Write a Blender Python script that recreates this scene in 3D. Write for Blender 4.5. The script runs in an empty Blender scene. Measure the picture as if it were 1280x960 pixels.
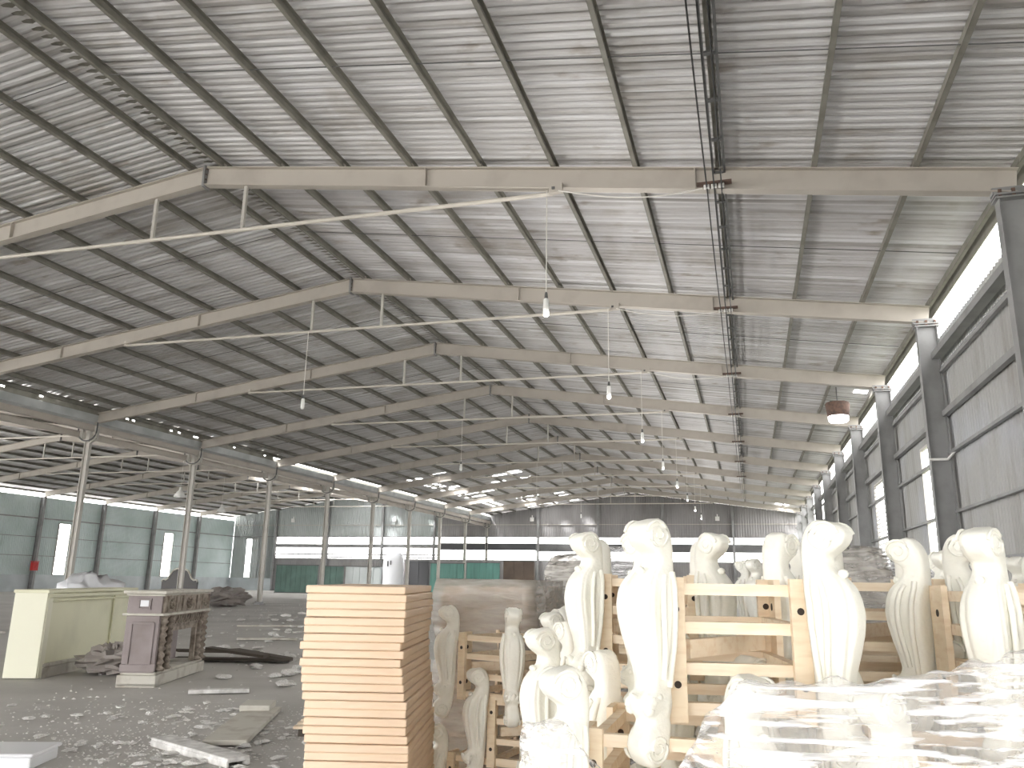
import bpy, math, random
from mathutils import Vector, Matrix, Euler
random.seed(7)
PI = math.pi
FILL=110
SC = bpy.context.scene
COL = SC.collection
ORD = ['first','second','third','fourth','fifth','sixth','seventh','eighth','ninth','tenth','eleventh','twelfth','thirteenth','fourteenth']

# ------------------------------------------------------------------ materials
def mat(name, col, rough=0.6, metal=0.0, noise=None, col2=None, scale=4.0, stretch=(1,1,1), lo=0.35, hi=0.65, bump=0.0, bscale=20, layers=()):
    m = bpy.data.materials.new(name); m.use_nodes = True
    nt = m.node_tree; b = nt.nodes['Principled BSDF']
    b.inputs['Roughness'].default_value = rough; b.inputs['Metallic'].default_value = metal
    def rgb(c): return (c[0], c[1], c[2], 1)
    b.inputs['Base Color'].default_value = rgb(col)
    tc = nt.nodes.new('ShaderNodeTexCoord')
    def noise_fac(scale, stretch, lo, hi, detail=5):
        mp = nt.nodes.new('ShaderNodeMapping'); mp.inputs['Scale'].default_value = stretch
        nt.links.new(tc.outputs['Object'], mp.inputs['Vector'])
        n = nt.nodes.new('ShaderNodeTexNoise'); n.inputs['Scale'].default_value = scale; n.inputs['Detail'].default_value = detail
        nt.links.new(mp.outputs[0], n.inputs['Vector'])
        r = nt.nodes.new('ShaderNodeMapRange'); r.inputs['From Min'].default_value = lo; r.inputs['From Max'].default_value = hi
        nt.links.new(n.outputs['Fac'], r.inputs['Value'])
        return r.outputs[0]
    last = None
    ls = []
    if col2: ls.append((col2, scale, stretch, lo, hi))
    ls += list(layers)
    for (c2, s, st, l, h) in ls:
        mx = nt.nodes.new('ShaderNodeMix'); mx.data_type = 'RGBA'
        if last is None: mx.inputs['A'].default_value = rgb(col)
        else: nt.links.new(last, mx.inputs['A'])
        mx.inputs['B'].default_value = rgb(c2)
        nt.links.new(noise_fac(s, st, l, h), mx.inputs['Factor'])
        last = mx.outputs['Result']
    if last is not None: nt.links.new(last, b.inputs['Base Color'])
    if bump:
        n = nt.nodes.new('ShaderNodeTexNoise'); n.inputs['Scale'].default_value = bscale
        nt.links.new(tc.outputs['Object'], n.inputs['Vector'])
        bp = nt.nodes.new('ShaderNodeBump'); bp.inputs['Strength'].default_value = bump; bp.inputs['Distance'].default_value = 0.02
        nt.links.new(n.outputs['Fac'], bp.inputs['Height']); nt.links.new(bp.outputs[0], b.inputs['Normal'])
    return m

M = {}
M['roof'] = mat('roof_sheet', (.66,.65,.655), .5, 0, col2=(.40,.37,.33), scale=.55, stretch=(1,1,1), lo=.54, hi=.78,
    layers=[((.34,.32,.30), 1.0, (.10,4.3,.10), .50, .74), ((.86,.86,.88), 1.0, (.08,4.9,.3), .52, .66), ((.30,.25,.2), 2.2, (.5,1,1), .62, .80), ((.74,.74,.765), 1.1, (1,.3,1), .55, .8)])
M['cream_steel'] = mat('cream_primer_steel', (.53,.49,.44), .6, col2=(.42,.38,.34), scale=1.2, lo=.5, hi=.8)
M['olive_steel'] = mat('olive_purlin_steel', (.27,.26,.225), .6, col2=(.17,.16,.135), scale=2, lo=.45, hi=.75)
M['white_steel'] = mat('white_painted_steel', (.54,.52,.48), .5, col2=(.40,.37,.34), scale=2, lo=.55, hi=.8)
M['grey_steel'] = mat('grey_column_steel', (.31,.31,.31), .6, col2=(.21,.21,.205), scale=1.5, lo=.45, hi=.75)
M['tie_paint'] = mat('tie_rod_paint', (.66,.62,.56), .5)
M['dark_steel'] = mat('dark_steel', (.12,.12,.12), .6)
M['rust'] = mat('rusty_bracket', (.20,.12,.09), .8, col2=(.1,.07,.06), scale=9)
M['clad_right'] = mat('right_cladding', (.42,.42,.41), .6, col2=(.30,.285,.26), scale=1.0, stretch=(1,2,.25), lo=.5, hi=.75, layers=[((.48,.50,.54), .5, (1,1,1), .5,.8)])
M['clad_left'] = mat('left_cladding', (.62,.70,.70), .6, col2=(.50,.60,.58), scale=.5, lo=.4, hi=.7)
M['clad_back'] = mat('back_cladding', (.33,.32,.32), .7, col2=(.23,.22,.22), scale=.5, stretch=(1,1,.4), lo=.4, hi=.7)
M['clad_back_left'] = mat('back_cladding_left', (.50,.53,.53), .7, col2=(.42,.46,.45), scale=.5, lo=.4, hi=.7)
M['dado'] = mat('dado_plaster', (.62,.66,.68), .8, col2=(.5,.54,.56), scale=.7)
M['floor'] = mat('concrete_floor', (.54,.525,.50), .75, col2=(.41,.40,.38), scale=.35, stretch=(1,1,1), lo=.4, hi=.68,
    layers=[((.58,.565,.545), 1.6, (1,1,1), .58,.8), ((.31,.30,.285), 3.5, (1,.5,1), .66,.8)], bump=.25, bscale=6)
M['gypsum'] = mat('white_primer', (.88,.87,.80), .5, col2=(.80,.79,.71), scale=6, lo=.5, hi=.8, bump=.15, bscale=60)
M['pine'] = mat('raw_pine', (.82,.69,.52), .6, col2=(.72,.56,.39), scale=3, stretch=(3,3,14), lo=.48, hi=.72)
M['pine_x'] = mat('raw_pine_rail', (.85,.73,.57), .6, col2=(.74,.58,.41), scale=3, stretch=(2,14,14), lo=.48, hi=.72)
M['board'] = mat('pine_panel', (.79,.61,.45), .55, col2=(.71,.52,.36), scale=2.2, stretch=(1,1,9), lo=.45, hi=.7)
M['hole'] = mat('drill_hole', (.04,.03,.025), .9)
M['beige'] = mat('beige_lacquer', (.74,.73,.54), .5, col2=(.64,.63,.46), scale=1.4, lo=.5,hi=.8)
M['cream_paint'] = mat('cream_lacquer', (.80,.79,.64), .5)
M['mauve'] = mat('mauve_primer', (.31,.265,.265), .6, col2=(.23,.19,.185), scale=2.5, lo=.4, hi=.7)
M['mauve_dust'] = mat('dusty_carved_wood', (.36,.31,.26), .75, col2=(.20,.16,.13), scale=9, lo=.4, hi=.62, bump=.5, bscale=40)
M['dusty_white'] = mat('dusty_white_paint', (.58,.56,.50), .7, col2=(.42,.38,.33), scale=5, lo=.5,hi=.75)
M['paper'] = mat('white_paper', (.85,.86,.9), .6)
M['scrap'] = mat('white_scrap', (.86,.85,.83), .7, col2=(.55,.54,.52), scale=9)
M['dustsheet'] = mat('dusty_sheet', (.38,.35,.33), .8, col2=(.28,.25,.23), scale=2)
M['plastic_white'] = mat('white_plastic', (.82,.83,.86), .4)
M['black_wood'] = mat('black_wood', (.035,.03,.028), .5)
M['dark_plank'] = mat('dark_plank', (.09,.075,.06), .8)
M['green'] = mat('green_sheet', (.13,.22,.19), .5, col2=(.09,.15,.13), scale=.8)
M['teal'] = mat('teal_sheet', (.11,.30,.25), .4, col2=(.08,.22,.19), scale=.8, stretch=(4,1,.4))
M['brown'] = mat('brown_board', (.16,.12,.09), .7, col2=(.10,.075,.06), scale=.8)
M['slate'] = mat('dark_louvre', (.07,.07,.075), .6)
M['red'] = mat('red_paint', (.55,.03,.03), .4)
M['black'] = mat('black_cable', (.02,.02,.02), .6)
M['white_cable'] = mat('white_cable', (.8,.78,.74), .5)
M['porcelain'] = mat('porcelain', (.85,.84,.82), .3)
M['bulb'] = mat('unlit_bulb', (.88,.88,.86), .25)
M['louvre'] = mat('grey_louvre', (.62,.62,.62), .5)

def film_mat(name, col, lo, hi, dens_lo, dens_hi, stretch, rough=.18, scale=5, rotz=0.0, roty=0.5, detail=6, dist=.4, bump=.6):
    m = bpy.data.materials.new(name); m.use_nodes = True
    nt = m.node_tree; nt.nodes.clear()
    out = nt.nodes.new('ShaderNodeOutputMaterial'); tr = nt.nodes.new('ShaderNodeBsdfTransparent')
    b = nt.nodes.new('ShaderNodeBsdfPrincipled'); b.inputs['Base Color'].default_value = (*col,1); b.inputs['Roughness'].default_value = rough
    b.inputs['Specular IOR Level'].default_value = .8
    tc = nt.nodes.new('ShaderNodeTexCoord'); mp = nt.nodes.new('ShaderNodeMapping'); mp.inputs['Scale'].default_value = stretch
    mp.inputs['Rotation'].default_value = (0, roty, rotz)
    nt.links.new(tc.outputs['Object'], mp.inputs['Vector'])
    n = nt.nodes.new('ShaderNodeTexNoise'); n.inputs['Scale'].default_value = scale; n.inputs['Detail'].default_value = detail; n.inputs['Distortion'].default_value = dist
    nt.links.new(mp.outputs[0], n.inputs['Vector'])
    r = nt.nodes.new('ShaderNodeMapRange'); r.inputs['From Min'].default_value = lo; r.inputs['From Max'].default_value = hi
    r.inputs['To Min'].default_value = dens_lo; r.inputs['To Max'].default_value = dens_hi
    nt.links.new(n.outputs['Fac'], r.inputs['Value'])
    mx = nt.nodes.new('ShaderNodeMixShader'); nt.links.new(r.outputs[0], mx.inputs[0])
    nt.links.new(tr.outputs[0], mx.inputs[1]); nt.links.new(b.outputs[0], mx.inputs[2])
    bp = nt.nodes.new('ShaderNodeBump'); bp.inputs['Strength'].default_value = bump; bp.inputs['Distance'].default_value = .03
    nt.links.new(n.outputs['Fac'], bp.inputs['Height']); nt.links.new(bp.outputs[0], b.inputs['Normal'])
    nt.links.new(mx.outputs[0], out.inputs[0])
    return m
M['film'] = film_mat('stretch_film', (.92,.92,.94), .48, .64, .20, .95, (.30,4,11), scale=6, roty=.20, detail=3, dist=.15, bump=.35)
M['film_wrap'] = film_mat('stretch_film_on_boards', (.50,.47,.43), .35, .7, .48, .82, (1.2,1.2,6), scale=4, roty=.4)
M['film_grey'] = film_mat('stretch_film_bundle', (.55,.52,.48), .40, .65, .35, .9, (1,1,5), scale=7)
M['film_silver'] = film_mat('stretch_film_shiny', (.75,.76,.78), .40, .62, .35, .95, (2,2,2), rough=.1, scale=9)

# ------------------------------------------------------------------ mesh builder
class MB:
    def __init__(s): s.v=[]; s.f=[]; s.mi=[]; s.sm=[]
    def add(s, vs, fs, mi=0, smooth=False):
        b=len(s.v); s.v += [tuple(v) for v in vs]
        for f in fs: s.f.append(tuple(b+i for i in f)); s.mi.append(mi); s.sm.append(smooth)
    def hexa(s, p, mi=0):   # 8 points: bottom 4 ccw, top 4 ccw
        s.add(p, [(3,2,1,0),(4,5,6,7),(0,1,5,4),(1,2,6,5),(2,3,7,6),(3,0,4,7)], mi)
    def box(s, c, d, mi=0, rot=None):
        x,y,z=[k/2 for k in d]
        ps=[Vector(q) for q in ((-x,-y,-z),(x,-y,-z),(x,y,-z),(-x,y,-z),(-x,-y,z),(x,-y,z),(x,y,z),(-x,y,z))]
        if rot: e=Euler(rot).to_matrix(); ps=[e@q for q in ps]
        s.hexa([q+Vector(c) for q in ps], mi)
    def bar(s, p0, p1, w, h, up=(0,0,1), mi=0, off=(0,0)):  # w sideways, h along up
        p0=Vector(p0); p1=Vector(p1); d=(p1-p0).normalized(); up=Vector(up)
        sd=d.cross(up).normalized(); u=sd.cross(d).normalized()
        o=sd*off[0]+u*off[1]
        q=[]
        for uu in (-h/2,h/2):
            for p,ss in ((p0,-w/2),(p0,w/2),(p1,w/2),(p1,-w/2)): q.append(p+sd*ss+u*uu+o)
        s.hexa(q, mi)
    def ibeam(s, p0, p1, w, h, t=.014, up=(0,0,1), mi=0):
        s.bar(p0,p1,w,t,up,mi,(0,h/2-t/2)); s.bar(p0,p1,w,t,up,mi,(0,-h/2+t/2)); s.bar(p0,p1,t*.8,h-2*t,up,mi)
    def tube(s, pts, r, n=8, mi=0, cap=True):
        pts=[Vector(p) for p in pts]; rings=[]
        m=len(pts); prev=None
        for i,p in enumerate(pts):
            d=(pts[min(i+1,m-1)]-pts[max(i-1,0)]).normalized()
            a=Vector((0,0,1)) if abs(d.z)<.9 else Vector((1,0,0))
            if prev is not None and prev.cross(d).length>.05: a=prev.cross(d).cross(prev) if False else a
            x=d.cross(a).normalized(); y=d.cross(x).normalized()
            rr=r[i] if isinstance(r,(list,tuple)) else r
            rings.append([p+x*math.cos(2*PI*k/n)*rr+y*math.sin(2*PI*k/n)*rr for k in range(n)])
        vs=[v for q in rings for v in q]; fs=[]
        for i in range(m-1):
            for k in range(n):
                a=i*n+k; b=i*n+(k+1)%n; fs.append((a,b,b+n,a+n))
        s.add(vs,fs,mi,True)
        if cap:
            for q,rv in ((0,False),(m-1,True)):
                ring=[tuple(v) for v in vs[q*n:(q+1)*n]]; s.add(ring,[tuple(range(n))[::-1] if rv else tuple(range(n))],mi,False)
    def lathe(s, prof, n=16, mi=0, c=(0,0,0), cap=True):
        vs=[];fs=[]
        for r,z in prof:
            for k in range(n): vs.append((c[0]+r*math.cos(2*PI*k/n), c[1]+r*math.sin(2*PI*k/n), c[2]+z))
        for i in range(len(prof)-1):
            for k in range(n):
                a=i*n+k;b=i*n+(k+1)%n; fs.append((a,b,b+n,a+n))
        if cap: fs.append(tuple(range(n))[::-1]); fs.append(tuple(range((len(prof)-1)*n,len(prof)*n)))
        s.add(vs,fs,mi,True)
    def prism(s, poly, d0, d1, f, mi=0):  # poly of 2d points, f(a,b,depth)->3d
        n=len(poly); vs=[f(a,b,d0) for a,b in poly]+[f(a,b,d1) for a,b in poly]
        fs=[tuple(range(n))[::-1], tuple(range(n,2*n))]+[(i,(i+1)%n,n+(i+1)%n,n+i) for i in range(n)]
        s.add(vs,fs,mi)
    def mesh(s, name, mats):
        me=bpy.data.meshes.new(name); me.from_pydata(s.v,[],s.f)
        for m in mats: me.materials.append(M[m])
        me.polygons.foreach_set('material_index', s.mi); me.polygons.foreach_set('use_smooth', s.sm)
        me.update(); return me

def obj(name, mb, m, parent=None, loc=(0,0,0), rot=(0,0,0), bevel=0, autosm=False):
    me = mb.mesh(name, m if isinstance(m,(list,tuple)) else [m]) if isinstance(mb, MB) else mb
    o = bpy.data.objects.new(name, me); COL.objects.link(o)
    o.location=loc; o.rotation_euler=rot
    if parent: o.parent=parent
    if bevel:
        b=o.modifiers.new('Bevel','BEVEL'); b.width=bevel; b.segments=2; b.limit_method='ANGLE'
    return o
def tag(o, label, cat, group=None, kind=None):
    o['label']=label; o['category']=cat
    if group: o['group']=group
    if kind: o['kind']=kind
    return o
def thing(name, label, cat, loc=(0,0,0), rotz=0, group=None):
    o=bpy.data.objects.new(name,None); COL.objects.link(o); o.location=loc; o.rotation_euler=(0,0,rotz)
    o.empty_display_size=.1
    return tag(o,label,cat,group)
def struct(name, mb, m): o=obj(name,mb,m); o['kind']='structure'; return o
KIDS={}
def dup(root, loc, rot=(0,0,0), label=None, scale=None, group=None):
    r=root.copy(); COL.objects.link(r); r.location=loc; r.rotation_euler=rot
    if scale: r.scale=scale
    if label: r['label']=label
    if group: r['group']=group
    for ch in list(root.children):
        c=ch.copy(); COL.objects.link(c); c.parent=r
        for g in list(ch.children):
            d=g.copy(); COL.objects.link(d); d.parent=c
    return r

# ------------------------------------------------------------------ dimensions
XV=-27.55; S=16.12; XA=XV+S; XR=XV+2*S; XAL=XV-S; XL=-59.5
B=7.105
def YK(k): return 14.01+B*(k-1)
YG=YK(11); Y0=-16.0
TOP=10.60; SL=.1375
def rz(dx): return TOP-SL*abs(dx)            # top of rafters
SHEET=.19

def ztop(x):
    xa=XA if x>XV else XAL
    return rz(min(abs(x-xa),15.9))+SHEET-.02

# ------------------------------------------------------------------ floor, ground
mb=MB(); mb.add([(XL-.3,Y0,0),(XR+.3,Y0,0),(XR+.3,YG+.2,0),(XL-.3,YG+.2,0)],[(0,1,2,3)])
struct('floor',mb,'floor')
M['ground']=mat('outside_concrete',(.62,.61,.59),.9,col2=(.5,.49,.47),scale=.2)
mb=MB(); mb.add([(-160,-80,-.02),(90,-80,-.02),(90,160,-.02),(-160,160,-.02)],[(0,1,2,3)])
struct('floor',mb,'ground')
M['dark_ground']=mat('outside_dark_ground',(.16,.17,.13),.95,col2=(.10,.11,.08),scale=.3)  # unseen darker ground, added to cut bounce light under the right eave
mb=MB(); mb.add([(XR+.4,-6,-.01),(60,-6,-.01),(60,YG+20,-.01),(XR+.4,YG+20,-.01)],[(0,1,2,3)])
struct('floor',mb,'dark_ground')

# ------------------------------------------------------------------ roof sheets
def roof(xa, xe, holes):
    """corrugated sheet from the ridge xa to the eave xe; ribs run down the slope"""
    mb=MB(); P=.205; sgn=1 if xe>xa else -1; W=abs(xe-xa)
    cuts=[0]+[W*i/14 for i in range(1,14)]+[W-.75,W-.5,W-.28,W]
    prof=[(0,0),(.05,0),(.085,.052),(.145,.052),(.18,0)]
    y=Y0; n=int((YG+.3-Y0)/P); ys=[]
    for j in range(n):
        for a,h in prof: ys.append((y+j*P+a,h))
    ys.append((y+n*P,0)); m=len(ys)
    vs=[]
    for c in cuts:
        for yy,h in ys: vs.append((xa+sgn*c, yy, rz(c)+SHEET+h))
    fs=[]
    for i in range(len(cuts)-1):
        for k in range(m-1):
            if holes and holes(cuts[i],cuts[i+1],ys[k][0],k//5,k%5,i): continue
            a=i*m+k; fs.append((a,a+1,a+m+1,a+m))
    mb.add(vs,fs); return mb
rr=random.Random(3)
def cell(a,b): return random.Random(a*7919+b*104729).random()
def holes_left_slope(c0,c1,y,j,q,i):
    if i==15 and 17<y<42: return q==2 and cell(j,i)<.22
    if i==16 and 17<y<42: return q==2 and cell(j,i)<.10
    if 56<y<84 and 4.6<c0<13.5: return (j%5)<3 and cell(j//5,i)<.13+.20*(y-56)/28 and cell(j,i+9)<.8
    return False
def holes_right_slope(c0,c1,y,j,q,i):
    if 31.2<y<31.75 and i in (14,15): return True
    return 70<y<84 and 13<c0<15 and cell(j//6,i)<.35
def holes_far_left(c0,c1,y,j,q,i):
    if 60<y<84 and c0<9: return (j%5)<3 and cell(j//5,i+50)<.38
    return False
struct('ceiling',roof(XA,XR+.08,holes_right_slope),'roof')
struct('ceiling',roof(XA,XV+.3,holes_left_slope),'roof')
struct('ceiling',roof(XAL,XV-.3,holes_far_left),'roof')
struct('ceiling',roof(XAL,XL-.3,None),'roof')
# ridge caps
for xa in (XA,XAL):
    mb=MB()
    for s in (-1,1): mb.bar((xa+s*.17,Y0,rz(.17)+SHEET+.055),(xa+s*.17,YG+.3,rz(.17)+SHEET+.055),.36,.006,(-s*SL,0,1))
    struct('trim_%d'%(1 if xa==XA else 2),mb,'olive_steel')

# ------------------------------------------------------------------ purlins
offs=[.41,1.91,3.43,5.02,6.55,8.07,9.67,11.19,12.84,14.47,16.0]
def purlin_mesh():
    mb=MB(); y0,y1=Y0,YG
    mb.box((0,(y0+y1)/2,.085),(.012,y1-y0,.17)); mb.box((.035,(y0+y1)/2,.006),(.075,y1-y0,.012)); mb.box((.035,(y0+y1)/2,.165),(.075,y1-y0,.012))
    mb.box((.072,(y0+y1)/2,.02),(.01,y1-y0,.03))
    k=-1
    while YK(k)<y1:   # splice plates over each rafter
        mb.box((-.01,YK(k),.085),(.02,.5,.15)); k+=1
    return mb.mesh('purlin',['olive_steel'])
pm=purlin_mesh()
def purlins(xa, sides, where):
    for s,side in sides:
        for i,o in enumerate(offs):
            if i==10 and (s==-1)==(xa==XA): o=15.45
            c=obj('roof_purlin',pm,None,loc=(xa+s*o,0,rz(o)),rot=(0,s*math.atan(SL),0))
            w='ridge purlin' if i==0 else ('%s purlin down from the ridge'%ORD[i])
            tag(c,'olive steel %s, %s%s'%(w,side,'' if where=='' else ' '+where),'roof purlin','roof purlins of the near hall' if where=='' else 'roof purlins of the far hall')
purlins(XA,((1,'right roof slope'),(-1,'left roof slope')),'')
purlins(XAL,((1,'right slope'),(-1,'left slope')),'of the far left hall')

# ------------------------------------------------------------------ portal frames
def rafter_mesh(sgn, L):
    mb=MB(); h=.44; z0=rz(0)-h/2; z1=rz(L)-h/2
    mb.ibeam((sgn*.02,0,z0),(sgn*L,0,z1),.2,h,.02)
    for o in offs: 
        if o<L: mb.box((sgn*o+sgn*.05,0,rz(o)+.05),(.012,.1,.12))
    for o in (5.4,10.8): mb.box((sgn*o,0,rz(o)-h/2),(.02,.2,h*.98))
    return mb.mesh('rafter',['cream_steel'])
def frames(xa, span_l, span_r, ks, where, ties=True):
    mr=rafter_mesh(1,span_r); ml=rafter_mesh(-1,span_l)
    pl=MB(); pl.box((0,0,rz(0)-.23),(.05,.24,.52))
    for z in (-.05,-.18,-.3,-.42):
        for y in (-.06,.06): pl.box((0,y,rz(0)+z),(.075,.03,.03),1)
    mpl=pl.mesh('apex_plate',['grey_steel','rust'])
    tr=MB(); tr.tube([(-8.2,0,9.0),(8.08,0,8.96)],.045,8); tr.box((-8.2,0,9.05),(.1,.12,.18)); mt=tr.mesh('tie_rod',['tie_paint'])
    bx=MB(); bx.box((8.17,-.12,9.0),(.26,.1,.2)); bx.box((8.13,-.18,8.99),(.06,.03,.05),1); mbx=bx.mesh('junction_box',['cream_steel','dark_steel'])
    hg=MB(); hg.bar((0,0,9.0),(0,0,10.05),.07,.07,(0,1,0)); mh=hg.mesh('hanger',['white_steel'])
    for k in ks:
        n=k if where=='near' else k
        if where=='near':
            lab='cream steel roof frame, %s apex counted from the top of the picture'%ORD[k-1] if k>0 else 'cream steel roof frame over the top left corner, nearest of the near hall'
        else: lab='steel roof frame of the far left hall, meeting the %s valley column from left'%ORD[k-3]
        t=thing('roof_frame',lab,'roof frame',(xa,YK(k),0),0,'roof frames of the %s hall'%where)
        obj('rafter',mr,None,t); obj('rafter',ml,None,t); obj('apex_plate',mpl,None,t)
        if k>=1:
            obj('tie_rod',mt,None,t); 
            if where=='near': obj('junction_box',mbx,None,t)
            obj('hanger',mh,None,t,loc=(-1.28,0,0)); obj('hanger',mh,None,t,loc=(1.08,0,0))
frames(XA,15.85,16.0,range(0,11),'near')
frames(XAL,15.5,15.85,range(3,11),'far left')

# sag rods crossing the purlins mid bay
for k in range(0,6):
    mb=MB()
    for (xs,z_off) in ((XA,0),):
        mb.tube([(XA+.4,YK(k)+B*.5,rz(.4)+.03),(XR-.2,YK(k)+B*.5+.15,rz(S-.2)+.03)],.010,5)
        mb.tube([(XA-.4,YK(k)+B*.5,rz(.4)+.03),(XV+.8,YK(k)+B*.5+.1,rz(S-.8)+.03)],.010,5)
    tag(obj('sag_rod',mb,'dark_steel'),'thin dark rod crossing the purlins in the %s roof bay from the camera'%ORD[k],'sag rod','sag rods under the roof')

# ------------------------------------------------------------------ valley columns and beams
def valley_column():
    t=thing('valley_column','','column',(XV,0,0))
    mb=MB(); mb.bar((-.12,0,0.02),(-.12,0,7.15),.16,.03,(1,0,0)); mb.bar((.12,0,.02),(.12,0,7.15),.16,.03,(1,0,0)); mb.box((0,0,3.6),(.22,.02,7.1))
    obj('shaft',mb,'white_steel',t)
    mb=MB(); mb.box((0,0,.03),(.5,.5,.06)); mb.box((0,0,.1),(.36,.3,.1)); obj('base_plate',mb,'grey_steel',t)
    mb=MB(); mb.box((0,0,7.55),(.2,.16,.75)); mb.box((-.38,0,7.6),(.16,.14,.55)); mb.box((.38,0,7.6),(.16,.14,.55)); mb.box((0,0,7.24),(.5,.2,.05))
    mb.bar((-.42,0,7.3),(-.12,0,7.15),.14,.05); mb.bar((.42,0,7.3),(.12,0,7.15),.14,.05)
    hh=obj('column_head',mb,'white_steel',t)
    mb=MB()
    pts=[]
    for a in range(0,13):
        th=PI+PI*a/12; pts.append((.5*math.cos(th)*1.0,-.14,7.65+.45*math.sin(th)))
    mb.tube([(-.5,-.14,8.0)]+pts+[(.5,-.14,8.0)],.03,6)
    obj('gutter_bracket',mb,'dark_steel',hh)
    return t
vc=valley_column()
for k in range(3,12):
    o=vc if k==3 else dup(vc,(XV,YK(k),0))
    o.location=(XV,YK(k),0); 
    o['label']='slim pale steel column under the roof valley, %s from the left edge'%ORD[k-3]
    o['group']='columns under the valley between the halls'
mb=MB()
for s in (-1,1):
    for ya,yb,zt_ in ((Y0,42,8.34),(42,YG,8.34)): mb.add([(XV+s*.36,ya,zt_),(XV+s*.36,yb,zt_),(XV+s*.34,yb,8.02),(XV+s*.34,ya,8.02)],[(0,1,2,3)])
mb.add([(XV-.34,Y0,8.02),(XV+.34,Y0,8.02),(XV+.34,YG,8.02),(XV-.34,YG,8.02)],[(0,1,2,3)])
M['gutter']=mat('gutter_sheet',(.52,.54,.54),.6,col2=(.40,.42,.42),scale=1.2)
g=obj('valley_gutter',mb,'gutter'); tag(g,'long grey sheet gutter running along the roof valley between the two halls','gutter')
so=g.modifiers.new('s','SOLIDIFY'); so.thickness=.01
for s,w in ((-1,'far side'),(1,'near side')):
    for k in range(2,11):
        mb=MB(); x=XV+s*.38; zb=7.73 if s>0 else 7.5; mb.ibeam((x,YK(k)+.15,zb),(x,YK(k+1)-.15,zb),.16,.27,.016)
        lab='cream steel beam on the %s of the valley, reaching the %s column from left'%(w,ORD[k-2])
        tag(obj('valley_beam',mb,'cream_steel'),lab,'beam','beams along the roof valley')

mb=MB(); y=Y0
while y<42:
    if not (y>17 and cell(int(y*10),77)<.13): mb.box((XV+.37,y+.1,8.46),(.02,.205,.25))
    else: mb.box((XV+.37,y+.1,8.41),(.02,.205,.13))
    y+=.2
trim_v=mb
mb=MB(); mb.box((XV-.37,(Y0+YG)/2,8.46),(.02,YG-Y0,.25)); trim_w=mb
# ------------------------------------------------------------------ right wall
XW=XR+.12
def clad_y(x, y0, y1, z0, z1, facing=-1):   # ribbed sheet in a YZ plane
    mb=MB(); P=.2; ys=[]; y=y0
    while y<y1-.02:
        for a,h in ((0,0),(.06,0),(.09,.03),(.14,.03),(.17,0)):
            if y+a<y1: ys.append((y+a,h))
        y+=P
    ys.append((y1,0)); m=len(ys)
    mb.add([(x+h*facing,yy,z) for z in (z0,z1) for yy,h in ys],[(k,k+1,k+1+m,k+m) for k in range(m-1)])
    return mb
def clad_x(y, x0, x1, z0f, z1f):
    mb=MB(); P=.25; xs=[]; x=x0
    while x<x1-.02:
        for a,h in ((0,0),(.08,0),(.11,.03),(.18,.03),(.21,0)):
            if x+a<x1: xs.append((x+a,h))
        x+=P
    xs.append((x1,0)); m=len(xs)
    mb.add([(xx,y-h,z0f(xx)) for xx,h in xs]+[(xx,y-h,z1f(xx)) for xx,h in xs],[(k,k+1,k+1+m,k+m) for k in range(m-1)])
    return mb
NT=[2]
def trim(mb,m):
    NT[0]+=1; return struct('trim_%d'%NT[0],mb,m)
DADO=1.4
trim(trim_v,'olive_steel'); trim(trim_w,'olive_steel')
for k in range(1,11):
    y0,y1=YK(k),YK(k+1)
    if k==1: parts=[(y0,y1,DADO,6.76)]
    elif k==2: parts=[(y0,23.2,DADO,6.76),(24.75,y1,DADO,6.76),(23.2,24.75,DADO,2.2),(23.2,24.75,5.35,6.76)]
    elif k==3: parts=[(y0,29.9,DADO,6.76),(33.9,y1,DADO,6.76),(29.9,33.9,DADO,2.0),(29.9,33.9,5.4,6.76)]
    elif k==5: parts=[(y0,y0+4,DADO,6.76),(y0+5.2,y1,DADO,6.76),(y0+4,y0+5.2,DADO,2.2)]
    elif k>=7: parts=[(y0,y1,DADO,5.4)]
    else: parts=[(y0,y1,DADO,6.76)]
    for a,b,c,d in parts: struct('wall_right',clad_y(XW,a,b,c,d),'clad_right')
    if k<7: struct('wall_right',clad_y(XW+.05,y0,y1,7.02,7.72),'clad_right')
mb=MB(); mb.box((XW+.1,(YK(1)+YG)/2,DADO/2),(.2,YG-YK(1),DADO)); struct('wall_right',mb,'dado')
for z,h,d,m in ((7.12,.16,.22,'grey_steel'),(6.72,.08,.08,'grey_steel'),(5.68,.14,.12,'grey_steel'),(4.72,.07,.09,'grey_steel'),(3.34,.06,.08,'grey_steel'),(2.2,.06,.08,'grey_steel')):
    mb=MB(); mb.box((XW-.07-d/2,(YK(1)+YG)/2,z),(d,YG-YK(1),h)); trim(mb,m)
mb=MB(); mb.box((XW+.14,(Y0+YK(7))/2,6.9),(.03,YK(7)-Y0,.5)); trim(mb,'dark_steel')  # dark strip standing in for shade in the slot below the top panel
mb=MB(); mb.box((XW+.02,(YK(0)+YG)/2,7.42),(.02,YG-YK(0),.04)); trim(mb,'grey_steel')
mb=MB(); mb.bar((XR+.06,Y0,8.40),(XR+.06,YG,8.40),.03,.26); trim(mb,'olive_steel')   # eave flashing
# mullions in the far open bays
mb=MB()
for k in range(7,11):
    for q in range(1,4): mb.box((XW-.02,YK(k)+B*q/4,6.9),(.06,.12,2.9))
trim(mb,'grey_steel')
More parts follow.
